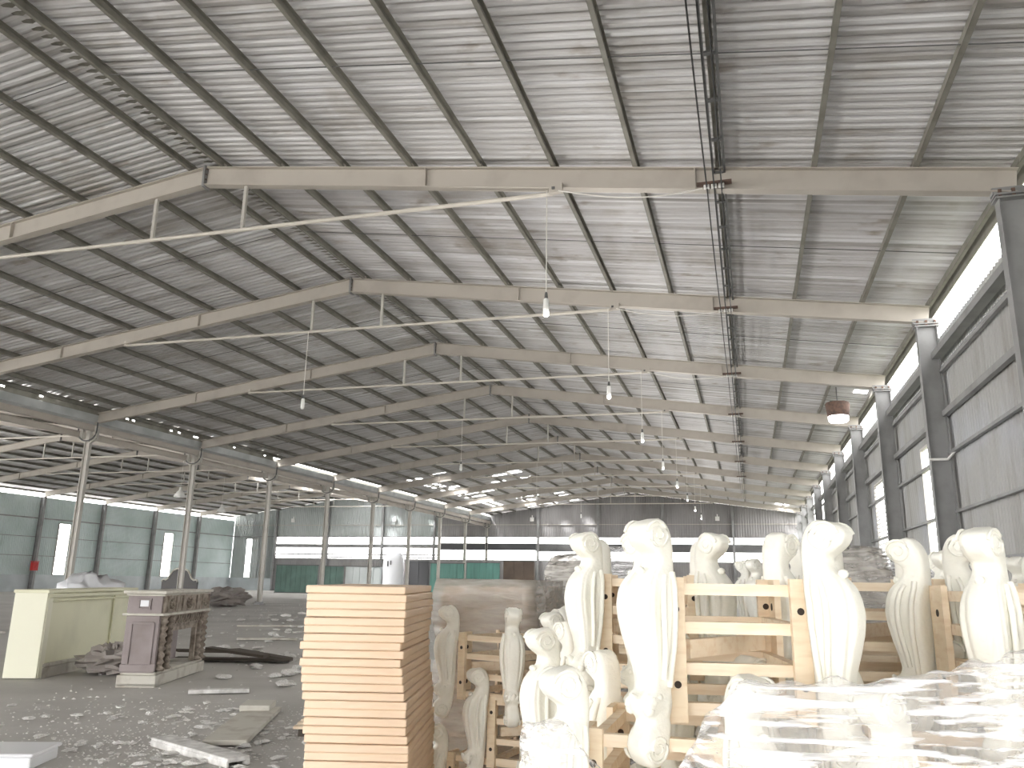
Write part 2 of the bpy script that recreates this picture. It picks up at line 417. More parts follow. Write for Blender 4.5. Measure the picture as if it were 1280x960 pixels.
# window frames on the right wall
def window_y(n,x,y0,y1,z0,z1,bars=(),slats=0):
    mb=MB(); t=.06
    mb.box((x,(y0+y1)/2,z0),(.1,y1-y0+t,t)); mb.box((x,(y0+y1)/2,z1),(.1,y1-y0+t,t)); mb.box((x,y0,(z0+z1)/2),(.1,t,z1-z0)); mb.box((x,y1,(z0+z1)/2),(.1,t,z1-z0))
    for z in bars: mb.box((x,(y0+y1)/2,z),(.05,y1-y0,.04))
    w=obj('window_%d'%n,mb,'white_steel'); w['kind']='structure'
    if slats:
        mb=MB()
        for i in range(slats):
            z=z0+.1+(z1-z0-.2)*i/(slats-1); mb.box((x,(y0+y1)/2,z),(.012,y1-y0,(z1-z0)/slats*.75),0,(0,.7,0))
        s_=obj('window_louvre',mb,'louvre',w)
window_y(1,XW-.02,23.2,24.75,2.2,5.35,(3.34,4.72)); window_y(2,XW-.02,29.9,33.9,2.0,5.4,(),22); window_y(3,XW-.02,YK(5)+4,YK(5)+5.2,2.2,6.7,(4,))
# right columns
def right_column():
    t=thing('wall_column','','column',(XR-.22,0,0))
    mb=MB(); mb.ibeam((0,0,0),(0,0,7.86),.24,.46,.016,(1,0,0)); obj('shaft',mb,'grey_steel',t)
    mb=MB(); mb.box((0,0,7.88),(.56,.3,.03)); mb.box((.0,0,7.94),(.56,.3,.03))
    for x in (-.2,.0,.2): mb.box((x,-.1,7.95),(.05,.05,.16),1)
    mb.box((-.05,0,8.02),(.5,.16,.12)); obj('head_plate',mb,['grey_steel','rust'],t)
    mb=MB(); mb.box((0,0,.02),(.7,.45,.04)); obj('base_plate',mb,'grey_steel',t)
    return t
rc=right_column()
for k in range(1,11):
    o=rc if k==1 else dup(rc,(XR-.22,YK(k),0)); o.location=(XR-.22,YK(k),0)
    o['label']='grey steel wall column carrying the roof on the right wall, %s from the right edge'%ORD[k-1]; o['group']='columns of the right wall'
# small conduit bracket on second column
mb=MB(); mb.tube([(XR-.5,YK(2)-.2,4.55),(XR-.1,YK(2)-.2,4.55),(XR+.05,YK(2)-.5,4.75)],.035,6); tag(obj('conduit_pipe',mb,'porcelain'),'short white pipe bracketed across the second column of the right wall','pipe')

# the wall behind the camera (unseen, added to shape the daylight; open below) and the near right wall
for x0,x1 in ((XL,XAL),(XAL,XV),(XV,XA),(XA,XR)):
    struct('wall_front_added',clad_x(Y0,x0,x1,lambda x:5.6,ztop),'clad_back')
struct('wall_right',clad_y(XW,Y0,-7,DADO,6.76),'clad_right')
struct('wall_right',clad_y(XW,-1,YK(1),DADO,6.76),'clad_right')
struct('wall_right',clad_y(XW,-7,-1,3.0,6.76),'clad_right')
mb=MB()
for yy in (-7,-1): mb.box((XW,yy,1.5),(.2,.12,3.0))
mb.box((XW,-4,3.0),(.2,6.1,.14)); w=obj('door_added',mb,'grey_steel'); w['kind']='structure'  # unseen doorway, added so that daylight brightens the foreground
struct('wall_right',clad_y(XW+.05,Y0,YK(1),7.02,7.72),'clad_right')
mb=MB(); mb.box((XW+.1,(-1+YK(1))/2,DADO/2),(.2,YK(1)+1,DADO)); mb.box((XW+.1,(Y0-7)/2,DADO/2),(.2,-7-Y0,DADO)); struct('wall_right',mb,'dado')
struct('wall_right',clad_y(XW+.05,Y0,YK(1)-.1,7.72,8.45),'clad_right')  # unseen strip, added to block light through the near eave gap
# ------------------------------------------------------------------ left wall
YL0=YK(4)-3
slits=[(YK(7)+2.4,YK(7)+3.4),(YK(9)+1.9,YK(9)+3.1)]
slits=[(59.0,60.3),(72.9,74.3)]
ys=[YL0]+[v for s_ in slits for v in s_]+[YG]
for i in range(0,len(ys),2): struct('wall_left',clad_y(XL-.05,ys[i],ys[i+1],DADO,8.05,1),'clad_left')
for i,(a,b) in enumerate(slits):
    struct('wall_left',clad_y(XL-.05,a,b,5.9,8.05,1),'clad_left'); window_y(4+i,XL,a,b,1.42,5.9,(2.6,4.2))
mb=MB(); mb.box((XL-.12,(YL0+YG)/2,DADO/2),(.25,YG-YL0,DADO)); struct('wall_left',mb,'dado')
for z in (6.2,4.6,3.0): mb=MB(); mb.box((XL+.07,(YL0+YG)/2,z),(.1,YG-YL0,.1 if z>6 else .05)); trim(mb,'grey_steel')
lc=None
def left_column():
    t=thing('wall_column','','column',(XL+.3,0,0))
    mb=MB(); mb.ibeam((0,0,0),(0,0,8.05),.24,.4,.016,(1,0,0)); obj('shaft',mb,'grey_steel',t)
    mb=MB(); mb.box((0,0,.02),(.7,.45,.04)); obj('base_plate',mb,'grey_steel',t); return t
lc=left_column()
for i,k in enumerate(range(6,11)):
    o=lc if i==0 else dup(lc,(XL+.3,YK(k),0)); o.location=(XL+.3,YK(k),0)
    o['label']='grey steel column standing against the far left wall, %s from the left edge'%ORD[i]; o['group']='columns of the far left wall'
mb=MB(); mb.box((0,0,.45),(.3,.55,.7)); mb.box((.0,0,.85),(.34,.6,.06)); mb.tube([(.17,-.1,.3),(.26,0,.5),(.17,.1,.7)],.03,6)
o=obj('fire_box',mb,'red',loc=(XL+.72,56.3,1.65)); tag(o,'small red fire hose box fixed to a column of the far left wall','fire box')

# ------------------------------------------------------------------ back gable wall
secs=[(XL,-56.9,'win'),(-56.9,-53.7,'solid'),(-53.7,-33,'left'),(-33,XV,'left'),(XV,-22,'mid'),(-22,XR,'right')]
GB=YG
for x0,x1,kd in secs:
    mm='clad_back_left' if x0<XV-6 else 'clad_back'
    if kd in('win','solid'):
        struct('wall_back',clad_x(GB,x0,x1,lambda x:DADO,lambda x:8.0),mm) if kd=='solid' else None
    # upper cladding
    base=6.15 if kd not in('win','solid') else 8.0
    xs=x0
    cutx=[x0]+[c for c in (XAL,XV,XA) if x0<c<x1]+[x1]
    for a,b in zip(cutx[:-1],cutx[1:]):
        struct('wall_back',clad_x(GB,a,b,lambda x,bb=base:bb,ztop),mm)
struct('wall_back',clad_x(GB,XL,-57.6,lambda x:DADO,lambda x:8.0),'clad_back_left')
struct('wall_back',clad_x(GB,-57.6,-55.95,lambda x:5.9,lambda x:8.0),'clad_back_left')
struct('wall_back',clad_x(GB,-55.95,-53.7,lambda x:DADO,lambda x:8.0),'clad_back_left')
struct('wall_back',clad_x(GB,-53.7,-20,lambda x:.0,lambda x:3.75),'clad_back')
struct('wall_back',clad_x(GB,-20,XR,lambda x:.0,lambda x:3.75),'clad_back')
mb=MB(); mb.box(((XL-53.7)/2,GB+.1,DADO/2),(-53.7-XL,.2,DADO)); struct('wall_back',mb,'dado')
def window_x(n,y,x0,x1,z0,z1,zs,m='grey_steel',th=.12):
    mb=MB()
    for z,h in zs: mb.box(((x0+x1)/2,y,z),(x1-x0,.08,h))
    w=obj('window_%d'%n,mb,m); w['kind']='structure'; return w
window_x(6,GB,-53.7,-33,3.8,6.1,((5.15,.42),(3.87,.14),(4.2,.16)))
window_x(7,GB,-33,-22,3.8,6.1,((5.15,.75),(3.85,.06)),'slate')
window_x(8,GB,-22,XR,3.8,6.1,((5.08,.82),(3.83,.06)),'slate')
mb=MB()
for i in range(9): mb.box((-8.7,GB-.08,4.72+i*.09),(26.6,.05,.035))
trim(mb,'grey_steel')
mb=MB(); mb.box((-56.8,GB-.02,1.43),(1.7,.1,.06)); mb.box((-56.8,GB-.02,5.9),(1.7,.1,.06)); mb.box((-56.8,GB-.02,3),(1.7,.05,.05)); mb.box((-56.8,GB-.02,4.6),(1.7,.05,.05))
w=obj('window_9',mb,'white_steel'); w['kind']='structure'
mb=MB(); mb.box(((XL+XR)/2,GB-.1,7.5),(XR-XL,.08,.06)); trim(mb,'cream_steel')
mb=MB(); mb.box(((XL+XR)/2,GB-.1,6.17),(XR-XL,.1,.1)); trim(mb,'grey_steel')
for i,x in enumerate((-53.6,-46.8,-39.9,-33.6,-21.7,-15.2,-8.45,-1.5)):
    t=thing('gable_column','','column',(x,GB-.25,0)); mb=MB(); mb.ibeam((0,0,0),(0,0,ztop(x)-.1),.22,.3,.016,(0,1,0)); obj('shaft',mb,'grey_steel',t)
    mb=MB(); mb.box((0,0,.02),(.5,.4,.04)); obj('base_plate',mb,'grey_steel',t)
    t['label']='dark steel column against the far gable wall, %s from the left'%ORD[i]; t['group']='columns of the gable wall'
for i,x in enumerate((-51.5,-38.5,-22.4,-3.0)):
    mb=MB(); mb.box((0,0,0),(.42,.15,.42)); mb.box((0,-.09,0),(.34,.04,.34)); mb.box((0,.08,.3),(.1,.06,.3))
    o=obj('wall_lamp',mb,'porcelain',loc=(x,GB-.2,8.05)); tag(o,'small square white lamp high on the far gable wall, %s from the left'%ORD[i],'wall lamp','lamps on the gable wall')
# low items along the gable wall
def upright(name,label,cat,x0,x1,y,h,m,ribs=6,dep=.35,z0=0,group=None):
    t=thing(name,label,cat,((x0+x1)/2,y,0),0,group); w=x1-x0
    mb=MB(); mb.box((0,0,z0+(h-z0)/2+.02),(w,dep,h-z0-.04))
    for i in range(ribs+1): mb.box((-w/2+.05+(w-.1)*i/ribs,-dep/2-.02,z0+(h-z0)/2),(.06,.05,h-z0-.1))
    obj('panel',mb,m,t)
    mb=MB(); mb.box((0,0,h+.02),(w+.1,dep+.1,.08)); mb.box((0,0,.04),(w+.1,dep+.1,.08)); obj('frame_rail',mb,'dark_steel',t); return t
upright('metal_locker','dark green metal locker bank at the left end of the gable wall','locker',-46.9,-42.3,75,2.75,'green',8)
upright('metal_locker','narrow dark green locker beside a dark gap by the gable wall','locker',-41.6,-39.6,75.4,2.7,'green',3)
upright('metal_locker','grey green locker between green lockers and white bag','locker',-39.0,-35.2,75,2.7,'clad_back_left',5)
upright('storage_cabinet','dark brown cabinet right of the white bulk bag','cabinet',-32.3,-30.2,75.2,3.3,'slate',2)
upright('partition_sheet','translucent teal partition sheet, left of the pair above the boards','partition',-29.8,-26.4,74.6,3.1,'teal',5,.12)
upright('partition_sheet','brighter teal partition sheet, right of the pair above the boards','partition',-26.2,-22.9,74.9,3.2,'teal',5,.12)
upright('storage_cabinet','brown wooden cabinet right of the teal partition sheets','cabinet',-22.6,-19.6,75.3,3.4,'brown',3)
mb=MB(); prof=[(.95,0),(1.05,.5),(1.0,1.6),(1.08,2.6),(.98,3.5),(.7,4.05),(.2,4.2)]
mb.lathe(prof,14); t=thing('bulk_bag','tall white woven bulk bag standing before the far gable wall','bag',(-33.8,74.8,0)); obj('bag_body',mb,'plastic_white',t)
mb=MB(); mb.box((-.15,-1.06,3.0),(.12,.03,.5)); mb.box((.15,-1.05,3.1),(.12,.03,.4)); obj('handle_strap',mb,'dark_steel',t)

# ------------------------------------------------------------------ ceiling electrics
mb=MB()
for i,x in enumerate((-.42,-.29,-.16)):
    mb=MB(); pts=[]
    for k in range(0,9):
        for q in range(6):
            yy=YK(k)+B*q/6; sag=-.12*math.sin(PI*q/6)*(1+.5*i); pts.append((x,yy,8.62+sag))
    mb.tube(pts,.014,5)
    tag(obj('power_cable',mb,'black'),'dark power cable strung lengthwise under the roof, %s of three from left'%ORD[i],'cable','power cables under the roof')
mb=MB()
for x in (-.30,-.10): mb.bar((x,Y0,rz(11.19)-.05),(x,YK(7),rz(11.19)-.05),.04,.08)
y=Y0
while y<YK(7): mb.box((-.20,y,rz(11.19)-.08),(.16,.08,.03)); y+=1.2
tag(obj('cable_tray',mb,'dark_steel'),'dark ladder cable tray running lengthwise beneath the right roof slope','cable tray')
def insul():
    t=thing('insulator_bracket','','insulator',(-.29,0,8.66)); mb=MB(); mb.box((0,0,.06),(.62,.1,.05)); 
    for x in (-.13,0,.13): mb.box((x,-.05,.0),(.03,.02,.12)); mb.box((x+.05,-.05,.0),(.02,.02,.12))
    hh=obj('bracket',mb,'rust',t)
    for x in (-.13,0,.13):
        mb=MB(); mb.lathe([(.03,-.05),(.045,-.045),(.045,-.02),(.028,-.005),(.028,.01),(.045,.02),(.045,.04),(.03,.045)],10); i=obj('insulator',mb,'porcelain',hh,loc=(x,-.08,-.04)); i.rotation_euler=(0,PI/2,0); i.scale=(1,1,1.1)
    return t
it=insul()
for k in range(1,8):
    o=it if k==1 else dup(it,(0,0,0)); o.location=(-.29,YK(k)-.14,8.66)
    o['label']='rusty bracket with three white insulators under the %s roof frame'%ORD[k-1]; o['group']='insulator brackets under the roof frames'
# white cable from junction box to insulators
for k in (1,2,3):
    mb=MB(); pts=[]
    for q in range(13):
        a=q/12; x=-3.2+a*2.7; pts.append((x,YK(k)-.18,8.92-.22*math.sin(PI*a*.85)-.2*a+ .0))
    mb.tube(pts,.013,5)
    tag(obj('slack_wire',mb,'white_cable'),'slack white wire from junction box to insulators under the %s roof frame'%ORD[k-1],'wire','slack wires under the frames')
# pendants
def pendant():
    t=thing('pendant_lamp','','pendant lamp',(0,0,0)); mb=MB(); mb.tube([(0,0,0),(0,0,-2.12)],.011,6); obj('cord',mb,'white_cable',t)
    mb=MB(); mb.lathe([(.02,-2.08),(.03,-2.12),(.035,-2.2),(.03,-2.22)],10); hh=obj('lamp_holder',mb,'dark_steel',t)
    mb=MB(); mb.lathe([(.03,-2.2),(.055,-2.23),(.06,-2.48),(.05,-2.54),(.02,-2.56)],12); obj('bulb',mb,'bulb',hh); return t
pt=pendant(); first=True
for k,x in [(k,-3.43) for k in range(1,9)]+[(k,-12.78) for k in (2,4,6,8)]:
    o=pt if first else dup(pt,(0,0,0)); first=False
    o.location=(x,YK(k)-.16 if x>-4 else YK(k)-.05,8.95); 
    if x<-4: o.scale=(1,1,.95)
    o['label']='white tube lamp hanging from the %s roof frame, %s of ridge'%(ORD[k-1],'right' if x>-4 else 'left'); o['group']='pendant lamps'
for o in [o for o in bpy.data.objects if o.name.startswith('pendant_lamp')]:
    if o.location.x<-4: continue
    l=bpy.data.lights.new('fill_light','POINT'); l.energy=FILL; l.color=(1,.97,.92); l.shadow_soft_size=.12  # fill light added below each right-hand pendant to brighten the hall
    lo=bpy.data.objects.new('fill_light',l); COL.objects.link(lo); lo.location=Vector(o.location)+Vector((0,0,-2.75))
# high bay lamp near right wall
t=thing('hanging_lamp','round brown high bay lamp with white glowing bottom near the right wall','lamp',(3.28,30.3,-.0))
mb=MB(); mb.lathe([(.36,7.50),(.42,7.94),(.38,8.0),(.1,8.05)],24); obj('reflector',mb,'rust',t)
m=bpy.data.materials.new('lamp_glow'); m.use_nodes=True; b=m.node_tree.nodes['Principled BSDF']; b.inputs['Emission Color'].default_value=(1,1,1,1); b.inputs['Emission Strength'].default_value=6; M['glow']=m
mb=MB(); mb.lathe([(.1,7.28),(.30,7.3),(.34,7.36),(.345,7.52)],24); obj('diffuser',mb,'glow',t)
mb=MB(); mb.tube([(0,0,8.0),(0,0,8.58)],.02,6); mb.bar((-.25,0,8.06),(.25,0,8.06),.03,.03); obj('hook',mb,'dark_steel',t)
# far left hall conical lamps
for i,(x,y,z) in enumerate(((-33.9,42.5,6.3),(-41.,56.6,6.6))):
    t=thing('cone_lamp','','lamp',(x,y,z)); mb=MB(); mb.lathe([(.38,0),(.2,.3),(.08,.42),(.08,.6)],16,cap=True); obj('shade',mb,'porcelain',t); mb=MB(); mb.tube([(0,0,.6),(0,0,2.9)],.012,5); obj('cord',mb,'white_cable',t)
    t['label']='white cone lamp hanging in the far left hall, %s one'%('nearer' if i==0 else 'farther'); t['group']='cone lamps'

# ------------------------------------------------------------------ carved frames
def lerp(tbl,z):
    for (a,va),(b,vb) in zip(tbl[:-1],tbl[1:]):
        if a<=z<=b:
            t=(z-a)/(b-a) if b>a else 0; t=t*t*(3-2*t) if False else t
            return va+(vb-va)*t
    return tbl[-1][1] if z>tbl[-1][0] else tbl[0][1]
OUT_OLD=[(0,.079),(.006,.098),(.017,.113),(.035,.125),(.056,.130),(.075,.127),(.092,.116),(.106,.103),(.12,.104),(.135,.114),(.15,.127),(.165,.131),(.18,.122),(.195,.106),(.215,.100),(.25,.103),(.305,.117),(.35,.127),(.395,.132),(.435,.128),(.475,.117),(.505,.100),(.518,.092),(.527,.074),(.545,.062),(.56,.064),(.572,.080),(.580,.092),(.592,.100),(.61,.103),(.622,.099),(.634,.085),(.643,.062),(.648,.040)]
OUT=[(0,.079),(.006,.098),(.017,.113),(.035,.125),(.056,.130),(.075,.127),(.092,.116),(.106,.100),(.12,.100),(.135,.114),(.15,.130),(.165,.134),(.18,.122),(.195,.102),(.215,.097),(.25,.103),(.305,.119),(.35,.131),(.395,.137),(.435,.132),(.465,.121),(.485,.104),(.50,.086),(.515,.069),(.53,.060),(.545,.061),(.556,.074),(.566,.092),(.58,.108),(.595,.117),(.61,.119),(.622,.113),(.634,.096),(.643,.066),(.648,.040)]
INN=[(0,.06),(.006,.048),(.022,.036),(.05,.022),(.079,.015),(.10,.011),(.2,.002),(.33,0),(.42,-.004),(.475,-.014),(.54,-.017),(.59,-.012),(.615,-.002),(.634,.012),(.643,.024),(.648,.034)]
WID=[(0,.04),(.01,.066),(.05,.084),(.09,.078),(.12,.07),(.15,.092),(.165,.094),(.19,.076),(.25,.094),(.3,.114),(.36,.124),(.41,.124),(.45,.114),(.49,.092),(.52,.080),(.545,.078),(.57,.084),(.6,.088),(.625,.085),(.64,.07),(.648,.042)]
def post_mesh():
    mb=MB(); N=64; zs=[i*.648/84 for i in range(85)]; vs=[]
    rnd=random.Random(5)
    for z in zs:
        uo=lerp(OUT,z); ui=lerp(INN,z); w=lerp(WID,z)/2; uc=(uo+ui)/2; a=(uo-ui)/2
        for k in range(N):
            th=2*PI*k/N; c,s=math.cos(th),math.sin(th)
            e=.58 if z>.55 or z<.11 else .66
            u=uc+a*math.copysign(abs(c)**e,c); v=w*math.copysign(abs(s)**e,s)
            r=1.0
            if .2<z<.515:    # long flutes down the knee
                env=math.sin(PI*(z-.2)/.315)**.5
                if c>-.75: r-= .12*env*min(1,(.515-z)/.05)*(.5+.5*math.cos(6*th+PI))**3
                if abs(s)>.75 and -.62<c<.62: r-=.10*env*abs(math.sin(c*7.5))
            if .125<z<.2 and c>-.3:   # acanthus cluster
                r+= .10*math.sin(7*th+z*160)*math.sin(z*210)
            if .57<z<.64 and c>-.2 : r-= .03*(.5+.5*math.cos(10*th))
            vs.append((uc+(u-uc)*r, v*r, z))
    fs=[]
    for i in range(len(zs)-1):
        for k in range(N):
            a_=i*N+k;b_=i*N+(k+1)%N; fs.append((a_,b_,b_+N,a_+N))
    fs.append(tuple(range(N))[::-1]); fs.append(tuple(range((len(zs)-1)*N,len(zs)*N)))
    mb.add(vs,fs,0,True)
    # raised volutes on both cheeks of the top and foot scroll
    for sv in (-1,1):
        for (cu,cz,R,wv,turn,dirn) in ((.062,.600,.043,.0425,2.0,1),(.080,.052,.038,.0415,1.8,-1)):
            pts=[];rad=[]
            for i in range(34):
                t=i/33; th=turn*2*PI*t; rr_=R*(1-.82*t)
                pts.append((cu+rr_*math.cos(th+.2)*1.1, sv*(wv-.0015+.002*t), cz+dirn*rr_*math.sin(th+.2))); rad.append(.0050*(1-.4*t))
            mb.tube(pts,rad,6)
        # bead line down the cheek
        pts=[(lerp(INN,z)+.028, sv*(lerp(WID,z)/2+.0), z) for z in [.2+.3*i/20 for i in range(21)]]
        mb.tube(pts,.009,6)
        pts=[(lerp(INN,z)*.5+lerp(OUT,z)*.5+.005, sv*(lerp(WID,z)/2+.001), z) for z in [.22+.27*i/20 for i in range(21)]]
        mb.tube(pts,.0085,6)
        # petals round the lower leaf
        for (pu,pz,pr) in ((.095,.165,.018),(.07,.175,.015),(.105,.145,.016),(.05,.16,.012)):
            mb.lathe([(.002,-pr),(pr*.7,-pr*.7),(pr,0),(pr*.7,pr*.7),(.002,pr)],8,0,(pu,sv*.032,pz))
    # leaf tips
    mb.lathe([(.002,-.012),(.011,-.008),(.014,0),(.011,.008),(.002,.012)],10,0,(.094,0,.503),cap=False)
    mb.tube([(.10,0,.15),(.125,0,.168),(.140,0,.186)],[.026,.017,.005],8)
    return mb.mesh('carved_leg',['gypsum'])
PM=post_mesh()
FW,FD=.40,.52
def rail_mesh(L,axis):
    mb=MB(); d=(L,.03,.032) if axis=='x' else (.03,L,.032)
    mb.box((0,0,0),d); return mb.mesh('rail',['pine_x'])
def stile_mesh():
    mb=MB(); mb.box((0,0,.295),(.028,.05,.38)); mb.box((.04,.0,.295),(.06,.02,.38),0)
    for z in (.40,.22):
        mb.tube([(.04,-.0108,z),(.04,-.006,z)],.011,12,1)
    return mb
def side_board():
    mb=MB(); mb.box((0,0,.295),(.02,.095,.385))
    for z in (.40,.2): mb.tube([(-.0112,0,z),(-.007,0,z)],.012,12,1); mb.tube([(.0112,0,z),(.007,0,z)],.012,12,1)
    return mb
RX=rail_mesh(FW,'x'); RY=rail_mesh(FD-.03,'y'); SB=side_board().mesh('stile',['pine','hole'])
SF=MB(); SF.box((0,0,.295),(.05,.024,.385))
for z in (.4,.2): SF.tube([(0,-.0128,z),(0,-.008,z)],.010,12,1); SF.tube([(0,.0128,z),(0,.008,z)],.010,12,1)
SF=SF.mesh('stile',['pine','hole'])
def frame_unit(FW=FW,RX=RX):
    t=thing('sofa_base','','furniture frame',(0,0,0))
    for i,(sx,sy) in enumerate(((-1,-1),(1,-1),(-1,1),(1,1))):
        ang=math.atan2(sy,sx); obj('carved_leg',PM,None,t,loc=(sx*(FW/2+.004),sy*(FD/2+.004),0),rot=(0,0,ang))
        obj('stile',SB,None,t,loc=(sx*(FW/2-.01),sy*(FD/2-.075),0)); obj('stile',SF,None,t,loc=(sx*(FW/2-.03),sy*(FD/2-.016),0))
    for z in (.455,.35,.24,.135):
        for s in (-1,1): obj('rail',RX,None,t,loc=(0,s*(FD/2-.043),z)); 
        for s in (-1,1): obj('rail',RY,None,t,loc=(s*(FW/2-.037),0,z))
    # diagonal brace inside
    mb=MB(); mb.bar((-FW/2+.06,-FD/2+.07,.29),(FW/2-.06,FD/2-.07,.29),.03,.05); obj('brace',mb,'pine_x',t)
    return t
LV=[.10,.45,.80,1.145]
U=[ # x,y,rot,z,label
 (-.085,2.66,10,1.13,'white carved frame on pine rails standing foremost at centre, top of its pile'),
 (.81,2.88,9,1.12,'top white carved frame at the right edge behind plastic film'),
 (-.41,3.50,6,1.145,'top white carved frame just left of and behind the foremost one'),
 (.47,3.62,8,1.145,'top carved frame behind the gap between centre and right frames'),
 (1.75,5.9,4,1.145,'top carved frame far right, small scroll at the picture edge'),
 (.22,6.75,8,1.145,'distant top carved frame, tiny curled scroll right of centre'),
 (1.25,5.0,-8,1.145,'half hidden top carved frame behind the right edge frame'),
 (-.26,2.55,0,.73,'lower carved frame whose bright left scroll rises from plastic film'),
 (.50,2.47,3,.73,'lower carved frame wrapped in clear plastic film at bottom centre'),
 (1.18,2.75,-4,.73,'lower carved frame wrapped in plastic film at bottom right corner'),
 (-1.47,5.03,-19,.80,'smaller looking carved frame beside the board stack, topmost of its pile'),
 (-1.225,5.01,-8,.45,'second carved frame down in the pile beside the board stack'),
 (-1.51,5.14,-12,.10,'bottom carved frame in the pile beside the board stack'),
 (-.55,3.42,3,.78,'carved frame under the one left of and behind the foremost'),
 (.40,3.55,-3,.78,'carved frame beneath the one behind the centre gap'),
 (-.80,4.55,8,.80,'carved frame seen through rails between the board stack pile and centre'),
 (-.12,4.65,-4,.80,'carved frame deep inside, seen through the rails of the foremost'),
 (.62,4.75,5,.80,'carved frame deep inside, seen through the rails right of centre'),
 (1.3,3.85,5,.80,'carved frame deep at the right, behind the right edge frame'),
 (-.68,4.6,-5,.45,'lower carved frame between the board stack pile and centre'),
]
fu=frame_unit(); ff=True; fw_=frame_unit(.54,rail_mesh(.54,'x')); fwf=True
for (x,y,r,l,lab) in U:
    if 'pile beside' in lab: o=fw_ if fwf else dup(fw_,(0,0,0)); fwf=False
    else: o=fu if ff else dup(fu,(0,0,0)); ff=False
    o.location=(x,y,l); o.rotation_euler=(0,0,math.radians(r)); o['label']=lab; o['group']='carved furniture frames'
# loads underneath (carry the upper levels)
und=[]
for (x,y,r,z,_) in U:
    q=0; zz=z-.35
    while zz>.05:
        q+=1; xx=x+(.13 if q%2 else 0)
        if not any(abs(xx-a)<.50 and abs(y-b)<.58 and abs(zz-c)<.33 for a,b,c in und+[(u[0],u[1],u[3]) for u in U]): und.append((xx,y,max(.098,zz)))
        zz-=.35
for i,(x,y,z) in enumerate(und):
    o=dup(fu,(x,y,z),(0,0,math.radians((i*37)%7-3)))
    o['label']='carved frame in the lower, mostly hidden layers of the big pile'; o['group']='hidden lower carved frames'
# pallets under the piles
def pallet():
    t=thing('pallet','','pallet',(0,0,0))
    mb=MB()
    for x in (-.45,0,.45): mb.box((x,0,.035),(.09,1.0,.07))
    obj('bearer',mb,'dark_plank',t); mb=MB()
    for y in (-.44,-.22,0,.22,.44): mb.box((0,y,.0835),(1.1,.12,.025))
    obj('deck_board',mb,'pine',t); return t
pal=pallet(); pf=True
for (x,y,r,lab) in ((-.0,2.62,0,'wooden pallet beneath the foremost carved frames'),(1.2,2.95,0,'wooden pallet beneath the right edge frames'),(-1.5,5.05,-12,'wooden pallet beneath the pile beside the board stack'),(0,4.0,0,'wooden pallet beneath the middle of the frame pile'),(1.2,4.2,0,'wooden pallet beneath the back right of the pile'),(-1.86,4.2,14,'wooden pallet beneath the pine board stack'),(-4.28,8.6,20,'wooden pallet on the floor, its end showing left of the board stack'),(0.0,6.7,0,'wooden pallet beneath the distant frame'),(1.7,5.8,0,'wooden pallet beneath the far right frame'),(-.4,5.3,0,'wooden pallet deep under the frame pile')):
    o=pal if pf else dup(pal,(0,0,0)); pf=False
    o.location=(x,y,0); o.rotation_euler=(0,0,math.radians(r)); o['label']=lab; o['group']='wooden pallets'

# ------------------------------------------------------------------ pine board stacks
def board_mesh(w,d,h):
    mb=MB(); mb.box((0,0,h/2),(w,d,h*.97)); 
    return mb.mesh('pine_board',['board'])
def stack(cx,cy,rot,w,d,h,z0,n,lab,grp,seed):
    me=board_mesh(w,d,h); rg=random.Random(seed); top=None; e=Euler((0,0,rot)).to_matrix()
    for i in range(n):
        last=(i==n-1)
        bow=.020*math.exp(-((i-29)/4.5)**2)+.035*(i-20)/17*(1 if seed==1 else 0)
        off=e@Vector((rg.uniform(-.006,.006)-bow, rg.uniform(-.006,.006),0))
        o=obj('pine_board',me,None,loc=(cx+off.x,cy+off.y,z0+i*h),rot=(rg.uniform(-.004,.004),rg.uniform(-.002,.002),rot+rg.uniform(-.008,.008)))
        bv=o.modifiers.new('b','BEVEL'); bv.width=.007; bv.segments=3
        tag(o,lab if not last else 'topmost '+lab,'board',grp)
stack(-1.97,4.22,math.radians(14),.50,.96,.0385,.1,38,'pale pine board in the tall stack in front','boards of the front stack',1)
stack(-1.72,5.75,math.radians(2),.62,.95,.0385,.1,38,'pine board in the film wrapped stack behind the front one','boards of the wrapped stack',2)
def wrap(name,label,cx,cy,rot,w,d,z0,z1,m,seed,amp=.015,taper=0,taperx=0):
    """loose film skin around a box: four wrinkled sides and a top"""
    mb=MB(); rg=random.Random(seed); N=40; K=16; vs=[]
    per=2*(w+d)
    def pt(s):
        s=s%per
        if s<w: return (-w/2+s,-d/2)
        s-=w
        if s<d: return (w/2,-d/2+s)
        s-=d
        if s<w: return (w/2-s,d/2)
        s-=w; return (-w/2,d/2-s)
    ph=[rg.uniform(0,6) for _ in range(8)]
    for j in range(K+1):
        z=z0+(z1-z0)*j/K
        for i in range(N):
            x,y=pt(per*i/N); q=1+ amp*6*(math.sin(i*1.7+j*.9+ph[0])*.4+math.sin(i*.6-j*1.3+ph[1])*.5)+rg.uniform(-amp,amp)
            tp=1-taper*(j/K)**2; tx=1-taperx*(j/K)**2
            vs.append((x*q*tp*tx+amp*math.sin(j+ph[2]),y*q*tp,z+rg.uniform(-amp,amp)*(0 if j==0 else 1)))
    fs=[]
    for j in range(K):
        for i in range(N):
            a=j*N+i;b=j*N+(i+1)%N; fs.append((a,b,b+N,a+N))
    c=len(vs); vs.append((0,0,z1+amp))
    for i in range(N): fs.append((K*N+i,K*N+(i+1)%N,c))
    mb.add(vs,fs,0,True); o=obj(name,mb,m,loc=(cx,cy,0),rot=(0,0,rot)); return o
tag(wrap('film_wrap','',-1.72,5.75,math.radians(2),.70,1.03,.1,1.60,'film_wrap',4,.008),'grey clear stretch film wrapped around the rear board stack','stretch film')
